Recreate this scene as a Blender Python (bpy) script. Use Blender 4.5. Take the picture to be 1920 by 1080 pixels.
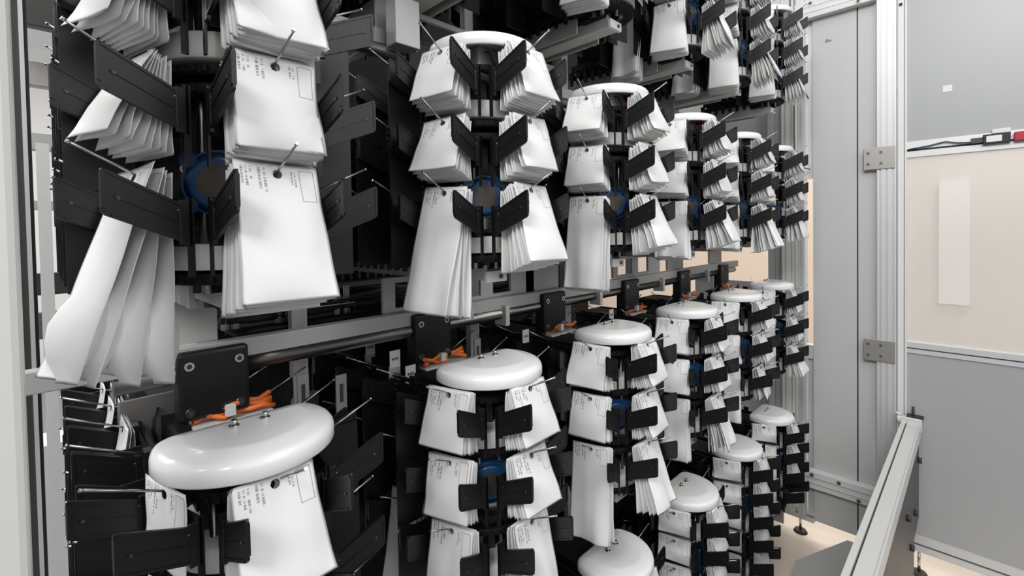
import bpy, bmesh, math, random
from mathutils import Vector, Matrix
random.seed(7)
sc = bpy.context.scene
for o in list(bpy.data.objects): bpy.data.objects.remove(o)
C = sc.collection
PI = math.pi
EYE = 1.85                      # height of the camera above the floor
# ------------------------------------------------------------------ camera
CAMX = 0.82
def make_camera():
    yaw, pitch, roll = (math.radians(v) for v in (44.8977, 1.2474, -0.9814))
    fwd = Vector((-math.sin(yaw)*math.cos(pitch), math.cos(yaw)*math.cos(pitch), -math.sin(pitch)))
    rt = Vector((math.cos(yaw), math.sin(yaw), 0)); up = rt.cross(fwd)
    r2 = rt*math.cos(roll)+up*math.sin(roll); u2 = -rt*math.sin(roll)+up*math.cos(roll)
    cd = bpy.data.cameras.new('camera'); co = bpy.data.objects.new('camera', cd); C.objects.link(co)
    m = Matrix.Identity(4)
    for i in range(3): m[i][0] = r2[i]; m[i][1] = u2[i]; m[i][2] = -fwd[i]
    m[0][3] = CAMX; m[1][3] = 0; m[2][3] = EYE
    co.matrix_world = m
    cd.sensor_width = 36; cd.lens = 879.73/1920*36; cd.shift_y = -89.4/1920
    cd.clip_start = 0.02; cd.clip_end = 60
    cd.dof.use_dof = False
    sc.camera = co
    return fwd
FWD = make_camera()
# ------------------------------------------------------------------ light
w = bpy.data.worlds.new('world'); sc.world = w; w.use_nodes = True
nt = w.node_tree; nt.nodes.clear()
wo = nt.nodes.new('ShaderNodeOutputWorld'); bg = nt.nodes.new('ShaderNodeBackground')
tc = nt.nodes.new('ShaderNodeTexCoord'); sx = nt.nodes.new('ShaderNodeSeparateXYZ'); mr = nt.nodes.new('ShaderNodeMapRange')
cr = nt.nodes.new('ShaderNodeMix'); cr.data_type = 'RGBA'
mr.inputs[1].default_value = -0.6; mr.inputs[2].default_value = 0.8
nt.links.new(tc.outputs['Generated'], sx.inputs[0]); nt.links.new(sx.outputs[2], mr.inputs[0]); nt.links.new(mr.outputs[0], cr.inputs[0])
cr.inputs[6].default_value = (0.10, 0.098, 0.095, 1); cr.inputs[7].default_value = (0.95, 0.96, 0.98, 1)
nt.links.new(cr.outputs[2], bg.inputs[0]); bg.inputs[1].default_value = 0.62
nt.links.new(bg.outputs[0], wo.inputs[0])
def area(name, loc, target, sx_, sy_, power, col=(1, 1, 1)):
    l = bpy.data.lights.new(name, 'AREA'); l.shape = 'RECTANGLE'; l.size = sx_; l.size_y = sy_; l.energy = power; l.color = col
    o = bpy.data.objects.new(name, l); C.objects.link(o); o.location = loc
    d = Vector(target)-Vector(loc); o.rotation_euler = d.to_track_quat('-Z', 'Y').to_euler()
    return o
area('aisle_and_fill_light', (1.25, 1.3, 3.9), (0.2, 1.5, 1.6), 1.2, 3.6, 30, (1.0, 0.995, 0.98))
area('aisle_and_fill_light', (1.5, -2.7, 4.75), (0.1, 1.2, 2.4), 2.4, 1.4, 185, (1.0, 0.995, 0.98))  # unseen fill added behind the camera to brighten the left-hand pouches
area('aisle_and_fill_light', (3.0, 0.9, 3.1), (0.0, 1.7, 1.95), 3.6, 1.6, 30, (0.985, 0.99, 1.0))  # unseen side fill added to light the tower fronts
area('hall_lamp', (-4.5, -0.5, 4.2), (-4.5, -0.4, 0), 2.5, 3.0, 170, (1.0, 0.99, 0.97))
area('hall_lamp', (-0.6, 6.2, 3.8), (-0.6, 6.0, 0), 3.0, 2.0, 95, (1.0, 0.93, 0.86))
sc.view_settings.view_transform = 'Standard'; sc.view_settings.look = 'None'
sc.view_settings.exposure = 0.0; sc.view_settings.gamma = 1.0
sc.view_settings.use_curve_mapping = False
# ------------------------------------------------------------------ materials
def mat(name, col, rough=0.5, metal=0.0, spec=0.5, var=0.04, scale=12.0, bump=0.0, coat=0.0, stretch=None, trans=0.0, emit=None):
    m = bpy.data.materials.new(name); m.use_nodes = True
    n = m.node_tree; b = n.nodes['Principled BSDF']
    b.inputs['Roughness'].default_value = rough; b.inputs['Metallic'].default_value = metal
    b.inputs['Specular IOR Level'].default_value = spec; b.inputs['Coat Weight'].default_value = coat
    b.inputs['Transmission Weight'].default_value = trans
    t = n.nodes.new('ShaderNodeTexCoord'); mp = n.nodes.new('ShaderNodeMapping'); nz = n.nodes.new('ShaderNodeTexNoise')
    nz.inputs['Scale'].default_value = scale; nz.inputs['Detail'].default_value = 4
    n.links.new(t.outputs['Object'], mp.inputs[0]); n.links.new(mp.outputs[0], nz.inputs['Vector'])
    if stretch: mp.inputs['Scale'].default_value = stretch
    mx = n.nodes.new('ShaderNodeMix'); mx.data_type = 'RGBA'
    mx.inputs[6].default_value = (*[max(0, c*(1-var)) for c in col], 1); mx.inputs[7].default_value = (*[min(1, c*(1+var)) for c in col], 1)
    n.links.new(nz.outputs['Fac'], mx.inputs[0]); n.links.new(mx.outputs[2], b.inputs['Base Color'])
    if bump:
        bp = n.nodes.new('ShaderNodeBump'); bp.inputs['Strength'].default_value = bump; bp.inputs['Distance'].default_value = 0.002
        n.links.new(nz.outputs['Fac'], bp.inputs['Height']); n.links.new(bp.outputs[0], b.inputs['Normal'])
    if emit:
        b.inputs['Emission Color'].default_value = (*emit[:3], 1); b.inputs['Emission Strength'].default_value = emit[3]
    return m
M = {}
M['black'] = mat('black_plastic', (0.0085, 0.0085, 0.0095), 0.38, spec=0.4, var=0.1, scale=60, bump=0.05)
M['blackflat'] = mat('black_matt', (0.010, 0.010, 0.011), 0.7, spec=0.2)
M['darkgrey'] = mat('dark_grey_metal', (0.06, 0.058, 0.056), 0.45, metal=0.4)
M['clutter'] = mat('dark_clutter', (0.11, 0.11, 0.11), 0.6, var=0.5, scale=30)
M['cap'] = mat('white_cap_plastic', (0.86, 0.86, 0.855), 0.22, spec=0.5, var=0.012, coat=0.3)
M['wheel'] = mat('white_belt_wheel', (0.74, 0.73, 0.70), 0.5, var=0.05, scale=25)
M['steel'] = mat('polished_steel', (0.55, 0.54, 0.53), 0.24, metal=1.0, var=0.05, stretch=(1, 1, 12))
M['rod'] = mat('steel_shaft', (0.26, 0.25, 0.24), 0.33, metal=1.0, var=0.08, scale=20, stretch=(1, .1, 1))
M['pin'] = mat('steel_pin', (0.42, 0.41, 0.40), 0.3, metal=1.0)
M['alu'] = mat('anodised_aluminium', (0.66, 0.665, 0.67), 0.42, metal=0.35, var=0.03, scale=4, stretch=(30, 30, 1))
M['alu_w'] = mat('white_profile', (0.70, 0.70, 0.69), 0.4, var=0.03)
M['sheet'] = mat('grey_painted_sheet', (0.46, 0.46, 0.45), 0.45, var=0.03, scale=5)
M['railm'] = mat('pale_rail_aluminium', (0.62, 0.615, 0.595), 0.4, metal=0.15, var=0.05, scale=8, stretch=(1, 20, 20))
M['panel'] = mat('light_grey_panel', (0.53, 0.535, 0.53), 0.42, var=0.025, scale=3, stretch=(6, 6, .6))
M['door'] = mat('door_panel_grey', (0.385, 0.39, 0.395), 0.35, var=0.03, scale=2)
M['hinge'] = mat('brushed_hinge_steel', (0.42, 0.40, 0.38), 0.42, metal=0.7, var=0.08, scale=40)
M['blue'] = mat('blue_motor_paint', (0.010, 0.055, 0.15), 0.35, var=0.15, scale=20, coat=0.2)
M['brown'] = mat('turned_metal_face', (0.085, 0.072, 0.062), 0.4, metal=0.6, var=0.25, scale=14)
M['orange'] = mat('orange_cable', (0.78, 0.17, 0.03), 0.5, var=0.2, scale=30)
M['red'] = mat('red_plastic', (0.42, 0.012, 0.03), 0.3)
M['label'] = mat('label_white', (0.74, 0.74, 0.72), 0.5)
M['ink'] = mat('ink', (0.03, 0.03, 0.03), 0.6)
M['floor'] = mat('grey_floor', (0.20, 0.205, 0.21), 0.5, var=0.08, scale=1.5)
M['floor2'] = mat('beige_floor', (0.80, 0.70, 0.60), 0.4, var=0.04, scale=1.5)
M['stripe'] = mat('white_floor_stripe', (0.75, 0.75, 0.74), 0.5)
M['hall'] = mat('hall_wall_white', (0.82, 0.82, 0.81), 0.7, var=0.02)
M['farwall'] = mat('far_wall_cream', (0.66, 0.63, 0.59), 0.7, var=0.04, scale=1.2)
M['beige'] = mat('beige_wall', (0.76, 0.66, 0.57), 0.7, var=0.04, scale=2)
M['post'] = mat('white_door_post', (0.66, 0.665, 0.64), 0.45, var=0.03, scale=6, stretch=(8, 8, .5))
M['rubber'] = mat('dark_rubber_foot', (0.03, 0.022, 0.018), 0.6)
M['clear'] = mat('clear_edge_plastic', (0.75, 0.76, 0.76), 0.2, var=0.02)
def glass_mat():
    m = bpy.data.materials.new('milky_glass'); m.use_nodes = True; n = m.node_tree; n.nodes.clear()
    o = n.nodes.new('ShaderNodeOutputMaterial'); mx = n.nodes.new('ShaderNodeMixShader'); tr = n.nodes.new('ShaderNodeBsdfTransparent')
    d = n.nodes.new('ShaderNodeBsdfPrincipled'); nz = n.nodes.new('ShaderNodeTexNoise'); nz.inputs['Scale'].default_value = 1.2
    d.inputs['Base Color'].default_value = (0.78, 0.74, 0.70, 1); d.inputs['Roughness'].default_value = 0.09
    mr_ = n.nodes.new('ShaderNodeMapRange'); mr_.inputs[3].default_value = 0.30; mr_.inputs[4].default_value = 0.36
    n.links.new(nz.outputs['Fac'], mr_.inputs[0]); n.links.new(mr_.outputs[0], mx.inputs[0])
    n.links.new(tr.outputs[0], mx.inputs[1]); n.links.new(d.outputs[0], mx.inputs[2]); n.links.new(mx.outputs[0], o.inputs[0])
    return m
M['glass'] = glass_mat()
def pouch_mat():
    m = bpy.data.materials.new('printed_white_pouch'); m.use_nodes = True; n = m.node_tree; L = n.links
    b = n.nodes['Principled BSDF']; b.inputs['Roughness'].default_value = 0.48; b.inputs['Specular IOR Level'].default_value = 0.35
    uv = n.nodes.new('ShaderNodeUVMap'); s = n.nodes.new('ShaderNodeSeparateXYZ'); L.new(uv.outputs[0], s.inputs[0])
    U, V = s.outputs[0], s.outputs[1]
    def mt(op, a, bb=None, c=None):
        k = n.nodes.new('ShaderNodeMath'); k.operation = op
        for i, v in enumerate((a, bb, c)):
            if v is None: continue
            if isinstance(v, (int, float)): k.inputs[i].default_value = v
            else: L.new(v, k.inputs[i])
        return k.outputs[0]
    def inside(x, lo, hi): return mt('MULTIPLY', mt('GREATER_THAN', x, lo), mt('LESS_THAN', x, hi))
    info = n.nodes.new('ShaderNodeObjectInfo')
    def block(ulo, uhi, vlo, vhi, lines, rag):
        box = mt('MULTIPLY', inside(U, ulo, uhi), inside(V, vlo, vhi))
        un = mt('MULTIPLY', mt('SUBTRACT', U, ulo), lines/(uhi-ulo))
        stripe = mt('GREATER_THAN', mt('FRACT', un), 0.45)
        fl = mt('FLOOR', un)
        # ragged line ends
        h = mt('FRACT', mt('MULTIPLY', mt('SINE', mt('ADD', mt('MULTIPLY', fl, 12.9898), mt('MULTIPLY', info.outputs['Random'], 7.0))), 43758.5))
        end = mt('LESS_THAN', V, mt('ADD', vlo+(vhi-vlo)*(1-rag), mt('MULTIPLY', h, (vhi-vlo)*rag)))
        cb = n.nodes.new('ShaderNodeCombineXYZ'); L.new(mt('MULTIPLY', fl, 3.7), cb.inputs[0]); L.new(mt('MULTIPLY', V, 95), cb.inputs[1]); L.new(info.outputs['Random'], cb.inputs[2])
        nz = n.nodes.new('ShaderNodeTexNoise'); nz.inputs['Scale'].default_value = 1.0; nz.inputs['Detail'].default_value = 0
        L.new(cb.outputs[0], nz.inputs['Vector'])
        br = mt('GREATER_THAN', nz.outputs['Fac'], 0.46)
        return mt('MULTIPLY', mt('MULTIPLY', box, stripe), mt('MULTIPLY', end, br))
    t1 = block(0.05, 0.20, 0.06, 0.42, 3, 0.6); t2 = block(0.24, 0.36, 0.06, 0.46, 2, 0.5); t3 = block(0.64, 0.72, 0.08, 0.34, 2, 0.5)
    # thin empty frame at the right of the print area
    fo = mt('MULTIPLY', inside(U, 0.76, 0.95), inside(V, 0.06, 0.48)); fi = mt('MULTIPLY', inside(U, 0.772, 0.938), inside(V, 0.072, 0.468))
    fr = mt('SUBTRACT', fo, fi)
    ink = mt('MINIMUM', mt('ADD', mt('ADD', t1, t2), mt('ADD', t3, mt('MULTIPLY', fr, 0.8))), 1.0)
    mx = n.nodes.new('ShaderNodeMix'); mx.data_type = 'RGBA'
    mx.inputs[6].default_value = (0.80, 0.80, 0.795, 1); mx.inputs[7].default_value = (0.20, 0.20, 0.21, 1)
    L.new(mt('MULTIPLY', ink, 0.85), mx.inputs[0]); L.new(mx.outputs[2], b.inputs['Base Color'])
    t = n.nodes.new('ShaderNodeTexCoord'); nz = n.nodes.new('ShaderNodeTexNoise'); nz.inputs['Scale'].default_value = 22; nz.inputs['Detail'].default_value = 3
    L.new(t.outputs['Object'], nz.inputs['Vector'])
    bp = n.nodes.new('ShaderNodeBump'); bp.inputs['Strength'].default_value = 0.25; bp.inputs['Distance'].default_value = 0.003
    L.new(nz.outputs['Fac'], bp.inputs['Height']); L.new(bp.outputs[0], b.inputs['Normal'])
    # thin film lets some light through
    b.inputs['Subsurface Weight'].default_value = 0.0
    return m
M['pouch'] = pouch_mat()
# ------------------------------------------------------------------ mesh helpers
class MB:
    def __init__(s): s.b = bmesh.new(); s.mats = []
    def _m(s, m):
        m = M[m] if isinstance(m, str) else m
        if m not in s.mats: s.mats.append(m)
        return s.mats.index(m)
    def box(s, x0, x1, y0, y1, z0, z1, m, mtx=None, bev=0):
        i = s._m(m)
        vs = [s.b.verts.new((x, y, z)) for x in (x0, x1) for y in (y0, y1) for z in (z0, z1)]
        fs = []
        for f in ((0, 1, 3, 2), (4, 6, 7, 5), (0, 4, 5, 1), (2, 3, 7, 6), (0, 2, 6, 4), (1, 5, 7, 3)):
            k = s.b.faces.new([vs[j] for j in f]); k.material_index = i; fs.append(k)
        if bev:
            es = list({e for f in fs for e in f.edges})
            r = bmesh.ops.bevel(s.b, geom=es, offset=bev, segments=2, affect='EDGES', profile=0.5)
            for f in r['faces']: f.material_index = i
            vs = list({v for f in r['faces'] for v in f.verts} | {v for v in vs if v.is_valid})
        if mtx: bmesh.ops.transform(s.b, matrix=mtx, verts=[v for v in vs if v.is_valid])
        return s
    def prism(s, pts, axis, a0, a1, m):
        """extrude the outline pts along axis (0,1,2) from a0 to a1"""
        i = s._m(m)
        def P(p, a):
            return ((a, p[0], p[1]), (p[0], a, p[1]), (p[0], p[1], a))[axis]
        A = [s.b.verts.new(P(p, a0)) for p in pts]; B = [s.b.verts.new(P(p, a1)) for p in pts]
        n = len(pts); fs = [s.b.faces.new(A[::-1]), s.b.faces.new(B)]
        for k in range(n): fs.append(s.b.faces.new((A[k], A[(k+1) % n], B[(k+1) % n], B[k])))
        for f in fs: f.material_index = i
        return s
    def cyl(s, p, q, r, m, seg=16, r2=None):
        i = s._m(m); p = Vector(p); q = Vector(q); d = (q-p).normalized()
        a = d.orthogonal().normalized(); c = d.cross(a); r2 = r if r2 is None else r2
        A = [s.b.verts.new(p+(a*math.cos(2*PI*k/seg)+c*math.sin(2*PI*k/seg))*r) for k in range(seg)]
        B = [s.b.verts.new(q+(a*math.cos(2*PI*k/seg)+c*math.sin(2*PI*k/seg))*r2) for k in range(seg)]
        for k in range(seg):
            f = s.b.faces.new((A[k], A[(k+1) % seg], B[(k+1) % seg], B[k])); f.material_index = i; f.smooth = True
        s.b.faces.new(A[::-1]).material_index = i; s.b.faces.new(B).material_index = i
        return s
    def tube(s, pts, r, m, seg=8):
        i = s._m(m); pts = [Vector(p) for p in pts]; rings = []
        for k, p in enumerate(pts):
            d = (pts[min(k+1, len(pts)-1)]-pts[max(k-1, 0)]).normalized()
            up = Vector((0, 0, 1)) if abs(d.z) < 0.95 else Vector((1, 0, 0))
            a = d.cross(up).normalized(); c = d.cross(a)
            rings.append([s.b.verts.new(p+(a*math.cos(2*PI*j/seg)+c*math.sin(2*PI*j/seg))*r) for j in range(seg)])
        for A, B in zip(rings, rings[1:]):
            for j in range(seg):
                f = s.b.faces.new((A[j], A[(j+1) % seg], B[(j+1) % seg], B[j])); f.material_index = i; f.smooth = True
        s.b.faces.new(rings[0][::-1]).material_index = i; s.b.faces.new(rings[-1]).material_index = i
        return s
    def rings(s, rr, m, smooth=True, cap0=True, cap1=True):
        i = s._m(m); R = [[s.b.verts.new(p) for p in r] for r in rr]; n = len(R[0])
        for A, B in zip(R, R[1:]):
            for k in range(n):
                f = s.b.faces.new((A[k], A[(k+1) % n], B[(k+1) % n], B[k])); f.material_index = i; f.smooth = smooth
        if cap0: s.b.faces.new(R[0][::-1]).material_index = i
        if cap1: s.b.faces.new(R[-1]).material_index = i
        return s
    def mesh(s, name):
        bmesh.ops.recalc_face_normals(s.b, faces=s.b.faces)
        me = bpy.data.meshes.new(name); s.b.to_mesh(me); s.b.free()
        for m in s.mats: me.materials.append(m)
        return me
    def build(s, name, parent=None, loc=None): return put(name, s.mesh(name), parent, loc)
def put(name, me, parent=None, loc=None, rot=None):
    o = bpy.data.objects.new(name, me); C.objects.link(o)
    if parent: o.parent = parent
    if loc is not None: o.location = loc
    if rot is not None: o.rotation_euler = rot
    return o
def empty(name, loc, rotz=0):
    o = bpy.data.objects.new(name, None); C.objects.link(o); o.location = loc; o.rotation_euler = (0, 0, rotz); o.empty_display_size = 0.05
    return o
def tag(o, label=None, cat=None, group=None, kind=None):
    if label: o['label'] = label
    if cat: o['category'] = cat
    if group: o['group'] = group
    if kind: o['kind'] = kind
    return o
def structure(o): o['kind'] = 'structure'; return o
H = EYE
# ------------------------------------------------------------------ the setting
structure(MB().box(-8.2, 3.0, -3.5, 2.3, -0.06, 0, 'floor').build('floor'))
structure(MB().box(-8.2, 3.0, 2.3, 8.2, -0.06, 0.0, 'floor2').build('floor_far'))
structure(MB().box(-8.3, -8.2, -3.5, 8.2, 0, 4.4, 'hall').build('wall_left'))
structure(MB().box(-8.2, 3.0, 8.2, 8.3, 0, 4.4, 'beige').build('wall_back'))
tag(MB().box(-5.45, -5.05, -1.6, 3.0, 0.0, 0.004, 'stripe').build('floor_marking'), 'wide white stripe marked on the grey floor at the far left', 'floor marking')
YW = 3.15
def zz(v): return H+v
def profile_col(x0, x1, y0, y1, z0, z1, m='alu', grooves=1):
    """an extruded profile upright with slot grooves in its front face"""
    b = MB(); wd = x1-x0; g = 0.008 if wd > .05 else 0.006; d = 0.007
    xs = [x0]
    for k in range(grooves):
        c = x0+wd*(k+0.5)/grooves; xs += [c-g/2, c+g/2]
    xs.append(x1)
    b.box(x0, x1, y0+d, y1, z0, z1, m)
    for k in range(0, len(xs), 2): b.box(xs[k], xs[k+1], y0, y0+d, z0, z1, m)
    return b
# panel wall to the right of the towers
e = empty('wall_end', (0, YW, 0)); structure(e)
def rel(b, name, parent): 
    o = b.build(name, parent); o.location = (0, -YW, 0); return o
rel(MB().box(0.139, 0.345, YW, YW+0.02, 0.12, zz(1.9), 'panel').box(0.352, 0.432, YW, YW+0.02, 0.12, zz(1.9), 'panel').box(0.345, 0.352, YW+0.006, YW+0.02, 0.12, zz(1.9), 'darkgrey'), 'wall_panel', e)
o = rel(MB().tube([(0.205, YW-0.004, zz(1.03)), (0.212, YW-0.012, zz(1.036)), (0.222, YW-0.012, zz(1.036)), (0.229, YW-0.004, zz(1.03))], 0.003, 'steel', 6), 'hook', e)
def clamp_bar(z0, z1, y, name, label):
    t = empty(name, (0.25, YW-y, zz(z0))); tag(t, label, 'bar')
    k = MB().box(0.06-0.25, 0.43-0.25, 0, y-0.001, 0, z1-z0, 'alu_w', bev=0.003)
    k.box(0.06-0.25, 0.43-0.25, -0.003, 0.001, (z1-z0)*0.62, (z1-z0)*0.7, 'alu').box(0.06-0.25, 0.43-0.25, -0.003, 0.001, (z1-z0)*0.3, (z1-z0)*0.36, 'alu')
    k.build('bar_profile', t)
    for x, zf in ((0.14, .8), (0.27, .8), (0.36, .15)):
        MB().cyl((x-0.25, -0.004, (z1-z0)*zf), (x-0.25, 0.002, (z1-z0)*zf), 0.012, 'hinge', 6).cyl((x-0.25, -0.009, (z1-z0)*zf), (x-0.25, -0.003, (z1-z0)*zf), 0.006, 'darkgrey', 10).build('bolt', t)
clamp_bar(-1.52, -1.42, 0.05, 'clamp_bar', 'pale aluminium cross bar with three bolts low on the grey end panel')
clamp_bar(1.17, 1.27, 0.05, 'clamp_bar', 'pale aluminium cross bar with bolts at the top of the end panel')
structure(profile_col(0.436, 0.515, YW-0.03, YW+0.05, 0.05, zz(2.0), 'alu', 3).build('trim_1'))
# columns standing left of the panel
structure(profile_col(-0.105, -0.03, YW+0.02, YW+0.10, 0.13, zz(2.0), 'alu', 1).build('trim_2'))
structure(profile_col(-0.02, 0.045, YW-0.01, YW+0.06, 0.13, zz(2.0), 'alu_w', 2).build('trim_3'))
structure(profile_col(0.062, 0.10, YW-0.02, YW+0.05, 0.13, zz(2.0), 'alu', 1).build('trim_4'))
structure(MB().box(-0.11, 0.139, YW-0.0, YW+0.05, 0.10, 0.128, 'alu').box(-0.11, 0.139, YW+0.0, YW+0.05, 0.14, 0.165, 'alu').build('trim_7'))
structure(MB().box(0.10, 0.14, YW+0.0, YW+0.05, zz(-0.78), zz(-0.70), 'alu').box(0.10, 0.139, YW+0.01, YW+0.04, zz(0.27), zz(0.36), 'alu').box(0.105, 0.139, YW+0.02, YW+0.03, 0.1, zz(-0.78), 'panel').box(0.10, 0.139, YW+0.02, YW+0.03, zz(0.36), zz(1.9), 'alu_w').build('trim_5'))
structure(MB().box(-0.60, -0.10, YW+0.10, YW+0.12, 0.05, zz(-0.36), 'panel').box(-0.9, -0.10, YW+0.10, YW+0.12, zz(0.05), zz(2.0), 'panel').build('wall_right'))
tag(MB().tube([(0.03, YW-0.03, zz(1.9)), (0.035, YW-0.03, zz(0.9)), (0.06, YW-0.05, zz(0.84)), (0.10, YW-0.05, zz(0.80)), (0.125, YW-0.03, zz(0.72))], 0.003, 'darkgrey', 6).build('cable'), 'thin grey cable arching onto the top of the end panel', 'cable')
tag(MB().tube([(0.052, YW-0.03, zz(0.7)), (0.052, YW-0.03, zz(0.42)), (0.07, YW-0.05, zz(0.36)), (0.10, YW-0.05, zz(0.33)), (0.13, YW-0.02, zz(0.32))], 0.003, 'darkgrey', 6).build('cable'), 'thin grey cable bending towards the panel edge beside the last tower', 'cable')
# the door of the cell
d = empty('door_1', (0.52, YW, 0)); structure(d)
def dp(b, name, **k):
    o = b.build(name, d); o.location = (-0.52, -YW, 0); return o
XR = 1.75
dp(MB().box(0.548, XR, YW, YW+0.012, zz(0.416), zz(2.0), 'door'), 'upper_panel')
dp(MB().box(0.548, XR, YW, YW+0.012, zz(-1.607), zz(-0.667), 'door'), 'lower_panel')
fb = MB()
fb.box(0.521, 0.546, YW-0.012, YW+0.03, zz(-1.67), zz(2.0), 'alu_w', bev=0.002)
for z0, z1 in ((0.336, 0.416), (-0.667, -0.611), (-1.69, -1.607)):
    h_ = z1-z0
    fb.box(0.548, XR, YW-0.008, YW+0.03, zz(z0), zz(z0+h_*0.38), 'alu'); fb.box(0.548, XR, YW-0.008, YW+0.03, zz(z0+h_*0.5), zz(z1), 'alu')
    fb.box(0.548, XR, YW+0.002, YW+0.03, zz(z0+h_*0.38), zz(z0+h_*0.5), 'darkgrey')
fb.box(XR-0.04, XR, YW-0.01, YW+0.03, zz(-1.67), zz(2.0), 'alu')
dp(fb, 'door_frame')
dp(MB().box(0.548, XR-.04, YW+0.006, YW+0.012, zz(-0.611), zz(0.336), 'glass'), 'glass_pane')
dp(MB().box(0.546, 0.5475, YW-0.014, YW-0.004, zz(-1.67), zz(2.0), 'darkgrey').box(0.5475, 0.556, YW-0.012, YW, zz(-1.67), zz(2.0), 'alu_w'), 'seal_strip')
dp(MB().cyl((0.531, YW-0.016, zz(1.12)), (0.531, YW-0.010, zz(1.12)), 0.008, 'ink', 12), 'plug')
dp(MB().box(0.690, 0.724, YW-0.002, YW, zz(0.64), zz(0.672), 'label', bev=0.0005), 'sticker')
def hinge(z, lab):
    t = empty('hinge', (0.446, YW-0.03, zz(z))); tag(t, lab, 'hinge', 'steel hinge plates on the door post')
    MB().box(-0.066, 0.066, -0.006, -0.001, -0.058, 0.058, 'hinge', bev=0.002).build('hinge_plate', t)
    for x in (-0.046, 0.008):
        for zc in (-0.028, 0.03):
            MB().cyl((x, -0.009, zc), (x, -0.005, zc), 0.008, 'steel', 14).cyl((x, -0.0095, zc), (x, -0.0085, zc), 0.004, 'darkgrey', 6).build('screw', t)
hinge(0.345, 'upper brushed steel hinge plate with four screws on the door post')
hinge(-0.672, 'lower brushed steel hinge plate with four screws on the door post')
t = empty('safety_switch', (0.86, YW-0.012, zz(0.385))); tag(t, 'black and red safety switch on the bar above the door window', 'switch')
MB().box(-0.03, 0.06, -0.02, 0.0, -0.022, 0.022, 'black', bev=0.002).build('switch_body', t)
MB().box(-0.018, 0.032, -0.022, -0.02, -0.014, 0.014, 'label').build('switch_label', t)
MB().box(0.07, 0.21, -0.024, 0.0, -0.02, 0.02, 'red', bev=0.003).build('actuator', t)
MB().box(-0.07, -0.03, -0.012, 0.0, -0.012, 0.012, 'darkgrey').build('cable_gland', t)
MB().box(0.0, 0.06, -0.01, 0.0, 0.024, 0.045, 'alu_w', bev=0.002).build('bracket', t)
tag(MB().tube([(0.56, YW-0.016, zz(0.375)), (0.64, YW-0.018, zz(0.384)), (0.70, YW-0.018, zz(0.396)), (0.74, YW-0.018, zz(0.385)), (0.80, YW-0.018, zz(0.377))], 0.0035, 'darkgrey', 6).build('cable'), 'dark cable lying along the bar towards the red safety switch', 'cable')
# bright room seen through the milky glass: added pale panel imitates the reflected streak
structure(MB().box(0.3, 3.4, 4.9, 4.96, 0, 4.0, 'farwall').build('wall_far_right'))
structure(MB().box(0.60, 0.77, 4.86, 4.9, zz(-0.62), zz(0.31), 'hall').build('streak_panel'))
area('room_fill', (1.3, 3.9, 3.6), (1.3, 4.8, 1.4), 1.8, 0.8, 40, (1.0, 0.97, 0.94))  # unseen fill added to brighten the wall behind the glass
# low guide beam in front of the door, running along the aisle
t = empty('guide_beam', (0.58, 2.2, zz(-1.02))); tag(t, 'long pale aluminium guide beam running low along the aisle to the door', 'beam')
gb = MB()
gb.box(-0.040, -0.022, -1.6, 0.88, -0.012, 0.010, 'railm').box(-0.022, -0.016, -1.6, 0.88, -0.02, 0.0, 'darkgrey').box(-0.016, 0.030, -1.6, 0.88, -0.012, 0.008, 'railm').box(0.030, 0.036, -1.6, 0.88, -0.05, 0.012, 'alu')
gb.build('beam_profile', t)
MB().box(-0.02, 0.030, -1.6, 0.86, -0.45, -0.013, 'darkgrey').build('side_plate', t)
MB().box(-0.045, 0.040, 0.88, 0.91, -0.03, 0.035, 'alu', bev=0.003).build('end_bracket', t)
MB().cyl((0.005, 0.895, 0.03), (0.005, 0.895, 0.09), 0.006, 'ink', 10).box(-0.02, 0.045, 0.885, 0.93, 0.034, 0.042, 'ink').build('stop_pin', t)
MB().cyl((-0.05, 0.87, 0.0), (-0.05, 0.87, 0.05), 0.008, 'alu_w', 10).cyl((-0.05, 0.87, 0.045), (-0.05, 0.87, 0.055), 0.012, 'alu_w', 10).build('peg', t)
for y, z in ((0.80, -0.14), (0.62, -0.32), (0.45, -0.40), (0.3, -0.2)):
    MB().cyl((0.03, y, z), (0.045, y, z), 0.014, 'ink', 12).build('roller', t)
MB().box(0.0, 0.012, -1.6, 0.86, -0.83, -0.45, 'darkgrey').build('skirt', t)
# low tray and feet
t = empty('low_tray', (0.22, 3.0, 0.0)); tag(t, 'flat grey metal tray standing low on the floor before the end panel', 'tray')
MB().prism([(-0.075, -0.26), (0.087, 0.115), (0.27, 0.115), (0.27, -0.60), (0.0, -0.60), (-0.05, -0.42)], 2, 0.085, 0.097, 'sheet').build('tray_plate', t)
for x, y in ((-0.03, -0.28), (0.20, -0.45), (0.10, 0.06)):
    MB().cyl((x, y, 0.012), (x, y, 0.085), 0.008, 'steel', 10).cyl((x, y, 0), (x, y, 0.012), 0.032, 'rubber', 16).build('foot', t)
def foot(x, y, lab, h_=0.14):
    t = empty('levelling_foot', (x, y, 0)); tag(t, lab, 'foot', 'levelling feet under the end wall')
    MB().cyl((0, 0, 0.010), (0, 0, h_), 0.007, 'steel', 10).build('rod', t)
    MB().cyl((0, 0, 0), (0, 0, 0.014), 0.038, 'rubber', 20, 0.03).build('pad', t)
foot(0.06, 3.19, 'black levelling foot standing on the pale floor left of the end panel')
foot(0.60, 3.22, 'black levelling foot below the door bottom rail', 0.12)
# white door post at the left edge, close to the camera
t = empty('wall_front_post', (0.2, -0.118, 0)); structure(t); t.name = 'trim_6'
MB().box(0.0, 0.06, 0.0, 0.1045, 0, 2.9, 'post', bev=0.006).build('post_profile', t)
MB().box(-0.05, 0.0, 0.080, 0.1005, 0, 2.9, 'post').box(-0.06, -0.05, 0.06, 0.09, 0, 2.9, 'darkgrey').build('post_flange', t)
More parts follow.
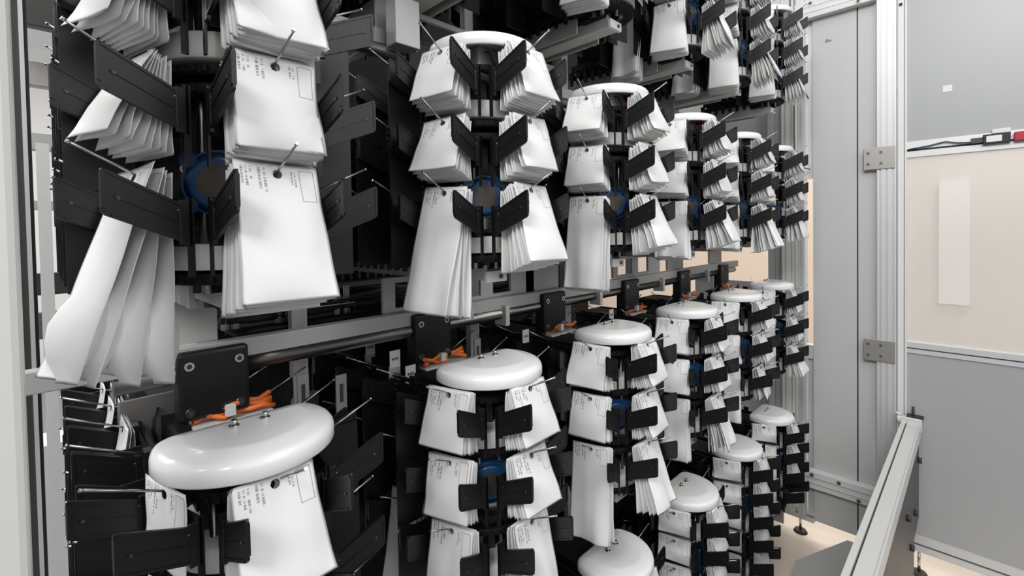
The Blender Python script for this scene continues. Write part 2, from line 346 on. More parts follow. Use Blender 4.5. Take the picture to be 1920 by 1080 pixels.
# ------------------------------------------------------------------ carousel towers
Y1, S = 0.2199, 0.503
def TY(i): return Y1+S*(i-1)
CAPS = {0: 1.086, 1: 0.378, 2: -0.330, 3: -1.030}     # bottom of cap above the eye, by tier
TIER = {0: 'top', 1: 'middle', 2: 'lower', 3: 'bottom'}
def levels(tier, i=1):
    c = CAPS[tier]
    if tier == 3: return [c-0.072-0.103*k for k in range(4 if i == 6 else 5)]
    return [c-0.074-0.144*k for k in range(3)]
def plate_mesh(sgn):
    b = MB(); x = 0.0685*sgn; t_ = 0.0015
    yi, yo, dz, hi, ho = 0.112, 0.196, 0.036, 0.0245, 0.0262
    out = [(yi, -hi), (yo-0.004, dz*0.96-ho), (yo, dz-ho+0.003), (yo, dz+ho-0.002), (yo-0.002, dz+ho), (yi, hi)]
    b.prism(out, 0, x-t_, x+t_, 'black')
    # raised rim and middle rib on both faces
    for s in (-1, 1):
        xa = x+s*t_; xb = x+s*(t_+0.0012)
        lo, hi_ = min(xa, xb), max(xa, xb)
        def strip(a0, a1, z0, z1, w_):
            b.prism([(a0, z0-w_), (a1, z1-w_), (a1, z1+w_), (a0, z0+w_)], 0, lo, hi_, 'black')
        strip(yi+0.008, yo-0.012, 0.0+0.003, dz*0.86, 0.0012)
        strip(yi, yo-0.009, -hi+0.0022, dz*0.9-ho+0.0025, 0.0020)
        strip(yi, yo-0.004, hi-0.0022, dz+ho-0.0025, 0.0020)
        b.prism([(yo-0.004, dz-ho+0.006), (yo, dz-ho+0.008), (yo, dz+ho-0.006), (yo-0.004, dz+ho-0.004)], 0, lo, hi_, 'black')
    b.cyl((x-0.0032, yo-0.016, dz*0.80), (x+0.0032, yo-0.016, dz*0.80), 0.0022, 'darkgrey', 8)
    return b.mesh('side_plate')
def base_mesh(tall=False):
    b = MB()
    b.box(-0.0715, 0.0715, 0.1025, 0.106, -0.030, 0.034, 'blackflat')
    for s in (-1, 1):
        b.box(0.0685*s-0.0028, 0.0685*s+0.0028, 0.100, 0.117, -0.028, 0.030, 'black', bev=0.001)
        b.box(0.0700*s-0.0015, 0.0700*s+0.0015, 0.100, 0.108, -0.070, 0.034, 'black')
        b.cyl((0.0685*s, 0.117, 0.017), (0.0685*s, 0.1185, 0.017), 0.002, 'steel', 6)
    b.box(-0.012, 0.012, 0.103, 0.113, 0.030, 0.060, 'black')
    b.cyl((0, 0.104, -0.052), (0, 0.109, -0.052), 0.004, 'steel', 8)
    if tall:
        b.box(0.0605, 0.0630, 0.106, 0.196, -0.094, 0.040, 'black')
        for k in range(9): b.box(0.0630, 0.0640, 0.112, 0.118, -0.09+k*0.014, -0.084+k*0.014, 'darkgrey')
    return b.mesh('carrier')
def pin_mesh():
    b = MB(); b.cyl((0, 0.108, 0.052), (0, 0.200, 0.098), 0.0018, 'pin', 8); b.cyl((0, 0.200, 0.098), (0, 0.203, 0.0995), 0.0025, 'steel', 8)
    return b.mesh('pin')
ME_PL = {s: plate_mesh(s) for s in (-1, 1)}
ME_BASE = base_mesh(); ME_BASET = base_mesh(True); ME_BASEM = base_mesh(True); ME_PIN = pin_mesh()
for v in ME_BASEM.vertices: v.co.x = -v.co.x
ME_BASEM.flip_normals()
def d_outline(R_, xb, xc, rc=0.03, n=44, m_=6):
    """half-round outline with a straight back at xc+xb and rounded back corners of radius rc"""
    pts = []
    # corner circle centre: inside the arc by rc and in front of the back line by rc
    cx_ = xb+rc; cy_ = math.sqrt(max(1e-9, (R_-rc)**2-cx_**2)); a = math.atan2(cy_, cx_)
    for k in range(n+1):
        t_ = -a+2*a*k/n; pts.append((xc+R_*math.cos(t_), R_*math.sin(t_)))
    for k in range(1, m_+1):
        t_ = a+(PI-a)*k/m_; pts.append((xc+cx_+rc*math.cos(t_), cy_+rc*math.sin(t_)))
    for k in range(0, m_):
        t_ = PI+(PI-a)*k/m_; pts.append((xc+cx_+rc*math.cos(t_), -cy_+rc*math.sin(t_)))
    return pts
def cap_mesh():
    b = MB(); xc = 0.016
    def ring(d, z): return [(x, y, z) for x, y in d_outline(0.124-d, -0.064+d, xc, max(0.004, 0.036-d))]
    b.rings([ring(0.006, 0.016), ring(0.006, 0.0005), ring(0.0045, 0.0), ring(0.0015, 0.0006), ring(0.0, 0.003), ring(0.0002, 0.017), ring(0.0018, 0.0225), ring(0.005, 0.0268), ring(0.010, 0.0295), ring(0.016, 0.0312), ring(0.034, 0.0355), ring(0.038, 0.0363), ring(0.042, 0.0366)], 'cap')
    return b.mesh('cover_cap')
ME_CAP = cap_mesh()
ME_SCREW = MB().cyl((0, 0, 0), (0, 0, 0.003), 0.0075, 'steel', 16).cyl((0, 0, 0.003), (0, 0, 0.011), 0.0045, 'steel', 10).mesh('screw')
def wheel_mesh():
    b = MB(); n = 48
    def ring(r, z): return [(r*math.cos(2*PI*k/n), r*math.sin(2*PI*k/n), z) for k in range(n)]
    b.rings([ring(0.06, -0.018), ring(0.097, -0.018), ring(0.099, -0.016), ring(0.099, 0.016), ring(0.097, 0.018), ring(0.06, 0.018)], 'wheel')
    return b.mesh('belt_wheel')
ME_WHEEL = wheel_mesh()
def disc_mesh():
    b = MB(); n = 48
    def ring(r, z): return [(r*math.cos(2*PI*k/n), r*math.sin(2*PI*k/n), z) for k in range(n)]
    b.rings([ring(0.092, -0.008), ring(0.095, -0.006), ring(0.095, 0.006), ring(0.092, 0.008)], 'blackflat')
    for k in range(40):
        a = 2*PI*k/40; b.box(0.093, 0.099, -0.003, 0.003, -0.005, 0.005, 'blackflat', Matrix.Rotation(a, 4, 'Z'))
    return b.mesh('belt_sprocket')
ME_DISC = disc_mesh()
def motor_mesh():
    b = MB()
    b.box(0.02, 0.082, -0.046, 0.046, -0.010, 0.046, 'blue', bev=0.010)
    b.cyl((0.03, 0, 0.0), (0.092, 0, 0.0), 0.046, 'blue', 40); b.cyl((0.092, 0, 0.0), (0.095, 0, 0.0), 0.043, 'blue', 40, 0.033)
    b.cyl((0.07, 0, 0.0), (0.0955, 0, 0.0), 0.025, 'brown', 40)
    for s in (-1, 1):
        for u in (-1, 1):
            b.cyl((0.075, s*0.036, u*0.032), (0.094, s*0.036, u*0.032), 0.011, 'blue', 16); b.cyl((0.094, s*0.036, u*0.032), (0.0946, s*0.036, u*0.032), 0.006, 'ink', 12)
    b.cyl((0.02, 0, -0.012), (0.070, 0, -0.012), 0.058, 'brown', 40); b.cyl((0.02, 0, -0.015), (0.066, 0, -0.015), 0.066, 'ink', 40)
    b.box(0.03, 0.084, -0.016, 0.034, -0.078, -0.035, 'blue', bev=0.004)
    for k in range(4): b.box(0.084, 0.087, -0.012+k*0.011, -0.006+k*0.011, -0.074, -0.044, 'blue')
    b.box(0.0, 0.050, -0.062, 0.062, -0.092, 0.078, 'darkgrey', bev=0.003)
    return b.mesh('drive_motor')
ME_MOTOR = motor_mesh()
ME_MLABEL = MB().box(0.0872, 0.0882, -0.004, 0.026, -0.070, -0.040, 'steel').mesh('motor_label')
ME_BOLT = MB().cyl((0.078, 0, 0), (0.086, 0, 0), 0.007, 'steel', 12).cyl((0.086, 0, 0), (0.0865, 0, 0), 0.0035, 'darkgrey', 6).mesh('bolt')
def place_yaw(phi): return -math.radians(phi)-PI/2
FRONT = [75.0, -4.0, -82.0]
NSIDE = {1: 5, 2: 4, 3: 3, 4: 2, 5: 2, 6: 1}
ORD = {1: 'first', 2: 'second', 3: 'third', 4: 'fourth', 5: 'fifth', 6: 'sixth'}
def carrier(parent, x, y, z, yaw, base):
    c_ = put('carrier', base, parent, (x, y, z), (0, 0, yaw))
    for s in (-1, 1): put('side_plate', ME_PL[s], c_)
    put('pin', ME_PIN, c_)
    return c_
def tower(i, tier):
    zc = CAPS[tier]; lv = levels(tier, i)
    t = empty('carousel_tower', (0, TY(i), zz(zc)))
    where = {1: 'leftmost', 2: 'second from left', 3: 'third from left', 4: 'fourth from left', 5: 'fifth from left', 6: 'farthest'}[i]
    cap_note = {0: 'high up at the top edge', 1: 'cap seen from below', 2: 'white cap seen from above', 3: 'white cap low down'}[tier]
    tag(t, 'black pouch tower of the %s tier, %s, %s' % (TIER[tier], where, cap_note), 'storage tower', 'pouch towers of the %s tier' % TIER[tier])
    c_ = put('cover_cap', ME_CAP, t); tag(c_, 'glossy white D-shaped cap')
    for yy in (-0.022, 0.022): put('screw', ME_SCREW, c_, (0.012, yy+0.003, 0.0360))
    zb = lv[-1]-zc-0.10                    # bottom of the tower, relative
    n = NSIDE[i]; xe = -0.13-0.146*n
    # mast, plates and rods
    b = MB(); b.box(-0.045, 0.035, -0.055, 0.055, zb, 0.018, 'blackflat')
    rz = Matrix.Rotation(math.radians(-34), 4, 'Z')
    b.box(0.020, 0.048, -0.048, -0.036, zb, 0.0, 'darkgrey', rz).box(0.020, 0.048, 0.036, 0.048, zb, 0.0, 'darkgrey', rz)
    b.box(0.020, 0.044, -0.012, 0.012, zb, -0.02, 'darkgrey', rz)
    b.box(xe, -0.045, -0.060, 0.060, zb+0.02, -0.03, 'blackflat')
    b.build('mast', t, (0, 0, 0)).rotation_euler = (0, 0, 0)
    b = MB(); b.cyl((0.040, -0.055, zb), (0.040, -0.055, -0.03), 0.006, 'rod', 12); b.build('guide_rod', t)
    b = MB(); b.cyl((0.064, -0.016, zb), (0.064, -0.016, -0.03), 0.004, 'rod', 12); b.build('guide_rod', t)
    if tier in (1, 0):     # housing under the cap, seen from below
        MB().box(0.02, 0.070, -0.060, 0.010, -0.045, 0.014, 'sheet', bev=0.004).build('sensor_housing', t)
        MB().box(0.06, 0.09, 0.012, 0.034, 0.002, 0.014, 'red', bev=0.002).build('indicator_lamp', t)
        MB().tube([(0.05, -0.04, 0.012), (0.085, -0.045, -0.002), (0.088, -0.03, -0.028), (0.078, -0.005, -0.046)], 0.0025, 'ink', 6).build('sensor_cable', t)
    ks = (0, 2) if tier < 3 else ((0, 2, 4) if i < 6 else (0, 2))
    zm = -0.305 if tier in (0, 1) else -0.222
    for k, z in enumerate(lv):
        zr = z-zc
        if k in ks:
            tag(put('belt_wheel', ME_WHEEL, t, (0, 0, zr-0.046)), 'white belt drum')
        for zs_ in (zr-0.077, zr+0.040):
            if abs(zs_-zm) > 0.066: put('belt_sprocket', ME_DISC, t, (0, 0, zs_))
    mo = put('drive_motor', ME_MOTOR, t, (-0.0116, 0.0078, zm), (0, 0, math.radians(-34))); put('motor_label', ME_MLABEL, mo); tag(mo, 'blue drive motor')
    for a_, c2, dx_ in ((-0.048, 0.022, -0.012), (-0.046, -0.056, -0.016), (0.0, 0.066, -0.032), (0.0, -0.084, -0.032)): put('bolt', ME_BOLT, mo, (dx_, a_, c2))
    # straight belts behind the turn, one loop end per level
    for z in lv:
        for za, zb2 in ((z-zc-0.085, z-zc-0.069), (z-zc+0.036, z-zc+0.044)):
            b = MB()
            b.prism([(0.0, -0.098), (xe, -0.098), (xe, 0.098), (0.0, 0.098), (0.0, 0.092), (xe+0.006, 0.092), (xe+0.006, -0.092), (0.0, -0.092)], 2, za, zb2, 'blackflat')
            b.build('belt', t)
    for z in lv:
        for ph in FRONT:
            carrier(t, 0, 0, z-zc, place_yaw(ph), ME_BASE if ph > -50 else ME_BASEM)
        for k in range(n):
            x = -0.130-0.146*k
            carrier(t, x, 0, z-zc, place_yaw(90), ME_BASEM)
            carrier(t, x, 0, z-zc, place_yaw(-90), ME_BASET)
    # rail under the tower
    b = MB(); zr = zb-0.028
    b.box(xe-0.1, 0.040, -0.028, 0.028, zr, zr+0.010, 'railm').box(xe-0.1, 0.040, -0.028, -0.020, zr+0.010, zr+0.034, 'railm').box(xe-0.1, 0.040, 0.020, 0.028, zr+0.010, zr+0.034, 'railm')
    b.box(xe-0.1, 0.030, -0.020, 0.020, zr+0.018, zr+0.024, 'railm')
    b.box(0.040, 0.052, -0.030, 0.030, zr-0.004, zr+0.022, 'alu_w', bev=0.002)
    b.build('support_rail', t)
    MB().cyl((0.052, 0.010, zr+0.008), (0.055, 0.010, zr+0.008), 0.005, 'darkgrey', 10).build('rail_bolt', t)
    # teeth hanging under the side carriers
    b = MB()
    k = 0; x = -0.06
    while x > xe-0.02:
        for s in (-1, 1):
            b.prism([(x-0.012, zb+0.045), (x-0.005, zb-0.012), (x+0.005, zb-0.012), (x+0.012, zb+0.045)], 1, s*0.10-0.004, s*0.10+0.004, 'black')
        x -= 0.0365
    b.box(xe, -0.04, -0.104, -0.096, zb+0.040, zb+0.07, 'black').box(xe, -0.04, 0.096, 0.104, zb+0.040, zb+0.07, 'black')
    b.box(xe-0.05, -0.05, -0.060, -0.052, zb-0.03, zb+0.03, 'sheet').box(xe-0.05, -0.05, 0.052, 0.060, zb-0.03, zb+0.03, 'sheet')
    b.build('tooth_rack', t)
    return t
for tier in range(4):
    for i in range(1, 7):
        if tier == 3 and i < 2: continue
        tower(i, tier)
# ------------------------------------------------------------------ pouches
PW = 0.110
def pouch_mesh(Hh, T, seed, kind='flat', W=PW):
    """a sealed paper pouch: two sheets with a punched hole, hole centre at the origin; +y is the front"""
    rnd = random.Random(seed); bm = bmesh.new(); uvl = bm.loops.layers.uv.new('UVMap')
    hr = 0.0066; k_ = hr*0.7071
    xs = [-W/2, -W/2+0.004, -W*0.36, -W*0.23, -W*0.12, -hr, 0, hr, W*0.12, W*0.23, W*0.36, W/2-0.004, W/2]
    top = 0.0145
    zs = [top, hr, 0, -hr]; z = -hr; low = top-Hh; nn = 9 if Hh < 0.15 else 13
    for q in range(1, nn+1): zs.append(-hr+(low+0.004+hr)*q/nn)
    zs.append(low)
    ph = [rnd.uniform(0, 6.28) for _ in range(6)]; bend = rnd.uniform(-0.004, 0.005); twist = rnd.uniform(-0.05, 0.05)
    def yoff(x, z_):
        v = (top-z_)/Hh; u = x/W
        w_ = 0.0016*math.sin(5*v+ph[0])*math.sin(4*u+ph[1])+0.0012*math.sin(11*v+ph[2]+3*u)*(v)
        if kind != 'flat': w_ += 0.0045*v*math.sin(9*u+ph[3]+1.5*v)*(0.3+v)+0.002*math.sin(16*u+ph[4])*v
        return w_+bend*v*v+twist*u*v*W*2
    def thick(x, z_):
        v = (top-z_)/Hh; u = abs(x)/(W/2)
        if u > 0.92 or v > 0.985: return 0.0
        e_ = max(0.0, 1-u**3)
        if kind == 'bulge': g = math.exp(-((v-0.80)/0.17)**2)
        elif kind == 'long': g = 0.20+0.5*math.exp(-((v-0.62)/0.25)**2)*(0.8+0.4*math.sin(9*v+ph[5]))
        else: g = max(0, min(1, (v-0.14)/0.45))**1.2*(1 if v < 0.8 else max(0.0, (1-(v-0.8)/0.2))**0.5)
        return T*0.5*e_*g
    def shape(x, z_):
        # hanging sheets are slightly uneven in outline
        v = (top-z_)/Hh
        return x*(1+((0.06 if Hh < 0.15 else 0.15)*max(0, v-0.3) if kind == 'flat' else (0.03*v if kind == 'bulge' else 0.05*v)))+0.002*math.sin(3*v+ph[3])
    sheets = []
    for s in (1, -1):
        G = {}
        for a, x in enumerate(xs):
            for b_, z_ in enumerate(zs):
                X, Z = x, z_
                if 5 <= a <= 7 and 1 <= b_ <= 3:
                    if a == 6 and b_ == 2: continue
                    if a != 6 and b_ != 2: X = k_*(1 if a == 7 else -1); Z = k_*(1 if b_ == 1 else -1)
                border = a in (0, len(xs)-1) or b_ in (0, len(zs)-1)
                if border and s == -1: G[a, b_] = sheets[0][a, b_]; continue
                G[a, b_] = bm.verts.new((shape(X, Z), yoff(X, Z)+s*(thick(X, Z)+0.00025), Z))
        sheets.append(G)
        for a in range(len(xs)-1):
            for b_ in range(len(zs)-1):
                ks_ = [(a, b_), (a+1, b_), (a+1, b_+1), (a, b_+1)]
                if any(k not in G for k in ks_): 
                    if a in (5, 6) and b_ in (1, 2): continue
                vs = [G[k] for k in ks_]
                f = bm.faces.new(vs if s == -1 else vs[::-1]); f.smooth = True
                idx = ks_ if s == -1 else ks_[::-1]
                for lp, (ka, kb) in zip(f.loops, idx):
                    if s == 1: lp[uvl].uv = (0.5-xs[ka]/W, (top-zs[kb])/0.11)
                    else: lp[uvl].uv = (0.5, 3.0)
    bmesh.ops.recalc_face_normals(bm, faces=bm.faces)
    me = bpy.data.meshes.new('paper_pouch'); bm.to_mesh(me); bm.free(); me.materials.append(M['pouch'])
    return me
_cache = {}
def pm(kind, Hh, T, s):
    key = (kind, round(Hh, 3), round(T, 4), s % 5)
    if key not in _cache: _cache[key] = pouch_mesh(Hh, T, hash(key) % 9999 if False else (int(Hh*1000)*7+(s % 5)*31+len(kind)), kind)
    return _cache[key]
# stacks: (tower, tier, level, side) -> (count, length, kind, thickness, fan degrees)
POS = {'left': 75.0, 'right': -4.0}
stacks = []
def add(i, tier, k, side, n, L, kind='flat', T=0.010, fan=16, phi=None, x0=0.0, r1=None):
    stacks.append((i, tier, k, side, n, L, kind, T, fan, phi, x0, r1))
for tier in (0, 1, 2):
    for i in range(1, 7):
        if tier == 0 and i < 3: continue
        for side in ('left', 'right'):
            for k in (0, 1):
                n = 9; L = 0.122
                if tier == 2 and i == 1: 
                    n, L = (1, 0.120) if side == 'left' else (2, 0.152)
                if tier == 1 and i == 1 and side == 'right': n, L = 13, 0.132
                add(i, tier, k, side, n, L, fan=(22 if tier < 2 else 16) if side == 'left' else (11 if (tier == 1 and i == 1) else 19))
last = {(1, 1, 'left'): (4, 0.272, 'bulge', 0.050, 17), (1, 1, 'right'): (8, 0.190, 'flat', 0.011, 15),
        (2, 1, 'left'): (8, 0.262, 'long', 0.016, 11), (2, 1, 'right'): (7, 0.172, 'flat', 0.012, 20),
        (3, 1, 'left'): (6, 0.262, 'long', 0.014, 8), (3, 1, 'right'): (6, 0.160, 'flat', 0.014, 22),
        (4, 1, 'left'): (5, 0.20, 'long', 0.012, 8), (4, 1, 'right'): (7, 0.165, 'flat', 0.012, 22),
        (5, 1, 'left'): (5, 0.19, 'long', 0.012, 8), (5, 1, 'right'): (7, 0.20, 'long', 0.012, 22),
        (6, 1, 'left'): (5, 0.15, 'flat', 0.010, 8), (6, 1, 'right'): (6, 0.17, 'flat', 0.012, 16),
        (1, 2, 'left'): (2, 0.15, 'flat', 0.010, 10), (1, 2, 'right'): (3, 0.17, 'flat', 0.010, 10),
        (2, 2, 'left'): (5, 0.20, 'long', 0.012, 10), (2, 2, 'right'): (4, 0.21, 'long', 0.012, 10),
        (3, 2, 'left'): (6, 0.262, 'long', 0.016, 9), (3, 2, 'right'): (7, 0.190, 'long', 0.014, 18),
        (4, 2, 'left'): (5, 0.215, 'bulge', 0.020, 8), (4, 2, 'right'): (7, 0.19, 'long', 0.014, 18),
        (5, 2, 'left'): (4, 0.23, 'long', 0.012, 8), (5, 2, 'right'): (3, 0.14, 'flat', 0.012, 12),
        (6, 2, 'left'): (4, 0.15, 'flat', 0.010, 8), (6, 2, 'right'): (9, 0.16, 'flat', 0.012, 20),
        (3, 0, 'left'): (7, 0.175, 'flat', 0.012, 8), (3, 0, 'right'): (6, 0.13, 'flat', 0.012, 10),
        (4, 0, 'left'): (8, 0.185, 'flat', 0.012, 8), (4, 0, 'right'): (8, 0.17, 'flat', 0.012, 20),
        (5, 0, 'left'): (6, 0.21, 'flat', 0.010, 8), (5, 0, 'right'): (8, 0.18, 'flat', 0.012, 20),
        (6, 0, 'left'): (4, 0.15, 'flat', 0.010, 8), (6, 0, 'right'): (8, 0.16, 'flat', 0.012, 18)}
for (i, tier, side), v in last.items(): add(i, tier, 2, side, *v)
for i in range(3, 7):
    for k in range(5 if i < 6 else 4):
        for side in ('left', 'right'):
            L = 0.084 if k < 4 else 0.19
            if i == 6 and k == 3 and side == 'right': continue
            add(i, 3, k, side, 8, L, 'flat' if k < 4 else 'long', 0.008, 14 if side == 'right' else 8)
# stacks on the straight left sides, deeper in
add(2, 2, 2, 'back left', 4, 0.27, 'long', 0.012, 6, 90, -0.13)
add(4, 0, 2, 'back left', 6, 0.24, 'long', 0.012, 8, 90, -0.13)
add(5, 0, 2, 'back left', 5, 0.20, 'long', 0.012, 8, 90, -0.13)
add(3, 2, 2, 'back left', 3, 0.16, 'flat', 0.012, 6, 90, -0.13)
for k in (0, 1, 2):
    add(1, 2, k, 'side left', 3, 0.12, 'flat', 0.012, 8, 90, -0.276, 0.124)
    add(1, 2, k, 'back left', 2, 0.12, 'flat', 0.012, 6, 90, -0.42, 0.130); add(1, 2, k, 'rear left', 2, 0.12, 'flat', 0.012, 6, 90, -0.57, 0.132)
LV = {0: 'top', 1: 'middle', 2: 'bottom'}
items = []
for (i, tier, k, side, n, L, kind, T, fan, phi, x0, r1) in stacks:
    ph = POS[side] if phi is None else phi
    a = math.radians(ph); dv = Vector((math.cos(a), -math.sin(a), 0)); yaw = place_yaw(ph)
    rnd = random.Random(i*1000+tier*100+k*10+len(side)); z0 = levels(tier)[k]
    rf = {'left': 0.137, 'right': 0.149 if tier < 2 else 0.138}.get(side, 0.14); r_out = r1 or (rf if n > 3 else 0.124+0.003*n); r_in = 0.114
    if tier == 1 and i == 1 and side == 'right': r_out = 0.145
    sw = rnd.uniform(-0.04, 0.04)
    for m_ in range(n):
        f = (m_/(n-1)) if n > 1 else 0.0         # 0 innermost .. 1 outermost
        r = r_in+(r_out-r_in)*f
        zp = z0+0.052+(r-0.108)*0.5-0.0045+rnd.uniform(-.0008, .0008)
        tilt = math.radians(1.5+fan*f*(0.85+0.3*rnd.random()) )
        if kind == 'bulge': tilt = math.radians(3+fan*f)
        P = Vector((x0, TY(i), zz(zp)))+dv*r
        if tier == 2 and i == 1 and side == 'right': P.y -= 0.009; sw = -0.03
        roll_ = sw*f+rnd.uniform(-0.035, 0.035)
        dist = (P-Vector((CAMX, 0, EYE))).length
        depth = max(0.1, (P-Vector((CAMX, 0, EYE))).dot(FWD))
        size = L/depth*(1.0 if m_ == n-1 else 0.35+0.1*f)
        rank = n-m_
        items.append(dict(P=P, rot=(tilt, roll_, yaw), L=L, kind=kind, T=T*rnd.uniform(.8, 1.15), Tq=T, s=rnd.randrange(5), size=size, rank=rank, n=n, i=i, tier=tier, k=k, side=side))
items.sort(key=lambda q: -q['size'])
RK = ['', 'frontmost', 'second', 'third', 'fourth', 'fifth', 'sixth', 'seventh', 'eighth', 'ninth', 'tenth', 'eleventh', 'twelfth', 'thirteenth']
def stack_words(q):
    lv_ = LV[q['k']] if q['tier'] < 3 else ['first', 'second', 'third', 'fourth', 'lowest'][q['k']]
    tw = {1: 'nearest', 2: 'second', 3: 'third', 4: 'fourth', 5: 'fifth', 6: 'farthest'}[q['i']]
    return '%s %s stack, %s %s-tier tower' % (lv_, q['side'], tw, TIER[q['tier']])
for q in items[:300]:
    me = pm(q['kind'], q['L'], q['Tq'], q['s'])
    o = put('paper_pouch', me, None, q['P'], q['rot'])
    size_w = 'bulging white pouch' if q['kind'] == 'bulge' else ('long white pouch' if q['L'] > 0.18 else 'white pouch')
    pos_w = RK[q['rank']]+(' from the front' if q['rank'] > 1 else '')
    tag(o, '%s, %s of %s' % (size_w, pos_w, stack_words(q)), 'paper pouch', '%s pouches of the %s' % (q['side'], 'stacks on %s tier towers' % TIER[q['tier']]))
# the rest, farther away, as one
bm = bmesh.new()
for q in items[300:]:
    me = pm(q['kind'], q['L'], q['Tq'], q['s'])
    from mathutils import Euler
    mt_ = Matrix.Translation(q['P'])@Euler(q['rot']).to_matrix().to_4x4()
    n0 = len(bm.verts); bm.from_mesh(me); bm.verts.ensure_lookup_table()
    bmesh.ops.transform(bm, matrix=mt_, verts=bm.verts[n0:])
me = bpy.data.meshes.new('distant_paper_pouches'); bm.to_mesh(me); bm.free(); me.materials.append(M['pouch'])
tag(put('distant_paper_pouches', me), 'small white pouches packed on the farther towers and deep in the stacks', 'paper pouches', kind='stuff')
# ------------------------------------------------------------------ machine frame between the tiers
def span(name, x0, x1, y0, y1, z0, z1, m, lab, cat, bev=0.002):
    o = MB().box(x0, x1, y0, y1, z0, z1, m, bev=bev).build(name); tag(o, lab, cat); return o
for tz, nm in ((0.0, 'below the middle tier'), (0.708, 'below the top tier')):
    t = empty('cross_beam', (-0.232, 1.5, zz(tz-0.242))); tag(t, 'pale grey sill beam running lengthwise %s' % nm, 'beam')
    MB().box(-0.020, 0.010, -2.6 if tz == 0 else -2.3, 1.5, -0.002, 0.034, 'sheet', bev=0.002).build('beam_profile', t)
    # window plates standing on the sill behind the towers
    for i in range(1, 7):
        yc = TY(i)
        y0, y1 = (yc-0.085, yc+0.085) if i != 1 else (yc-0.16, yc+0.023)
        if i == 2: y0, y1 = yc-0.113, yc+0.457
        if i == 4: y0, y1 = yc-0.06, yc+0.34
        b = MB(); zb_ = 0.034; zt = 0.124
        if i in (2, 4):
            w0, w1 = (y0+0.38, y0+0.46) if i == 2 else (y0+0.20, y0+0.29)
            wa, wb = y0+0.035, w0-0.05
            b.box(-0.032, -0.022, y0-1.5, y1-1.5, zb_, 0.044, 'sheet').box(-0.032, -0.022, y0-1.5, y1-1.5, zt-0.014, zt, 'sheet')
            for p0, p1 in ((y0, wa), (wb, w0), (w1, y1)): b.box(-0.032, -0.022, p0-1.5, p1-1.5, 0.044, zt-0.014, 'sheet')
        else:
            b.box(-0.032, -0.022, y0-1.5, y1-1.5, zb_, zt-0.01, 'sheet')
        b.build('frame_plate', t)
    t2 = empty('round_bar', (-0.233, 1.5, zz(tz-0.2585))); tag(t2, 'polished round steel bar running lengthwise %s' % nm, 'bar')
    MB().cyl((0, -1.42, 0), (0, 1.45, 0), 0.0163, 'rod', 32).build('shaft', t2)
    for i in (2, 3, 4, 5): MB().box(-0.02, 0.030, TY(i)+0.272-1.5, TY(i)+0.288-1.5, -0.034, 0.028, 'railm').build('bar_bracket', t2)
    for i in range(1, 7):
        yc = TY(i)+0.006
        t3 = empty('bearing_block', (-0.214, yc, zz(tz-0.39)))
        tag(t3, 'black bearing block with screws on the steel bar, %s block %s' % (ORD[i], nm), 'bearing block', 'bearing blocks %s' % nm)
        MB().box(-0.033, 0.010, -0.059, 0.059, 0.047, 0.175, 'black', bev=0.007).build('block_body', t3)
        MB().box(-0.030, 0.0, -0.059, -0.042, -0.10, 0.055, 'black').build('block_leg', t3); MB().box(-0.030, -0.01, 0.042, 0.059, 0.02, 0.055, 'black').build('block_leg', t3)
        for a_ in (-0.041, 0.041):
            for c2 in (0.064, 0.150): MB().cyl((0.009, a_, c2), (0.013, a_, c2), 0.008, 'steel', 18).cyl((0.013, a_, c2), (0.0134, a_, c2), 0.0048, 'ink', 6).build('screw', t3)
        if tz == 0 or i > 2:
            t4 = empty('valve_unit', (-0.212, yc+0.014, zz(tz-0.412)))
            tag(t4, 'grey valve unit with orange cables and blue knob below %s block %s' % (ORD[i], nm), 'valve unit', 'valve units %s' % nm)
            MB().box(-0.05, 0.02, -0.052, 0.085, 0.0, 0.058, 'sheet', bev=0.003).build('valve_body', t4)
            MB().box(0.02, 0.024, -0.050, -0.008, 0.018, 0.056, 'label', bev=0.001).build('valve_label', t4)
            MB().box(0.0241, 0.0246, -0.040, -0.035, 0.034, 0.040, 'ink').box(0.0241, 0.0246, -0.033, -0.028, 0.034, 0.040, 'ink').box(0.0241, 0.0246, -0.026, -0.021, 0.034, 0.040, 'ink').build('valve_marking', t4)
            MB().box(0.02, 0.023, 0.0, 0.030, 0.0, 0.056, 'label', bev=0.001).build('knob_plate', t4)
            MB().cyl((0.022, 0.016, 0.026), (0.036, 0.016, 0.026), 0.012, 'blue', 16).build('knob', t4)
            for q in range(4):
                rr = random.Random(i*10+q)
                pts = [(rr.uniform(-.03, .018), -0.05+0.14*s_/6, 0.064+0.005*q+0.006*math.sin(s_*1.7+q)) for s_ in range(7)]
                MB().tube(pts, 0.005, 'orange', 8).build('orange_cable', t4)
            MB().box(-0.01, 0.02, 0.0, 0.016, 0.066, 0.086, 'alu_w').build('cable_clip', t4)
# upright grey profiles behind each tower
for i in range(1, 7):
    y = 1.02+S*(i-2) if i > 1 else 0.45
    b = MB().box(-0.012, 0.012, -0.02, 0.016, -1.75, 1.6, 'alu').box(0.012, 0.014, 0.010, 0.016, -1.75, 1.6, 'alu_w')
    o = b.build('upright_profile', None, (-0.39, y, H)); tag(o, 'slim grey upright profile behind the gap after the %s tower' % ORD[i], 'upright', 'slim uprights behind the towers')
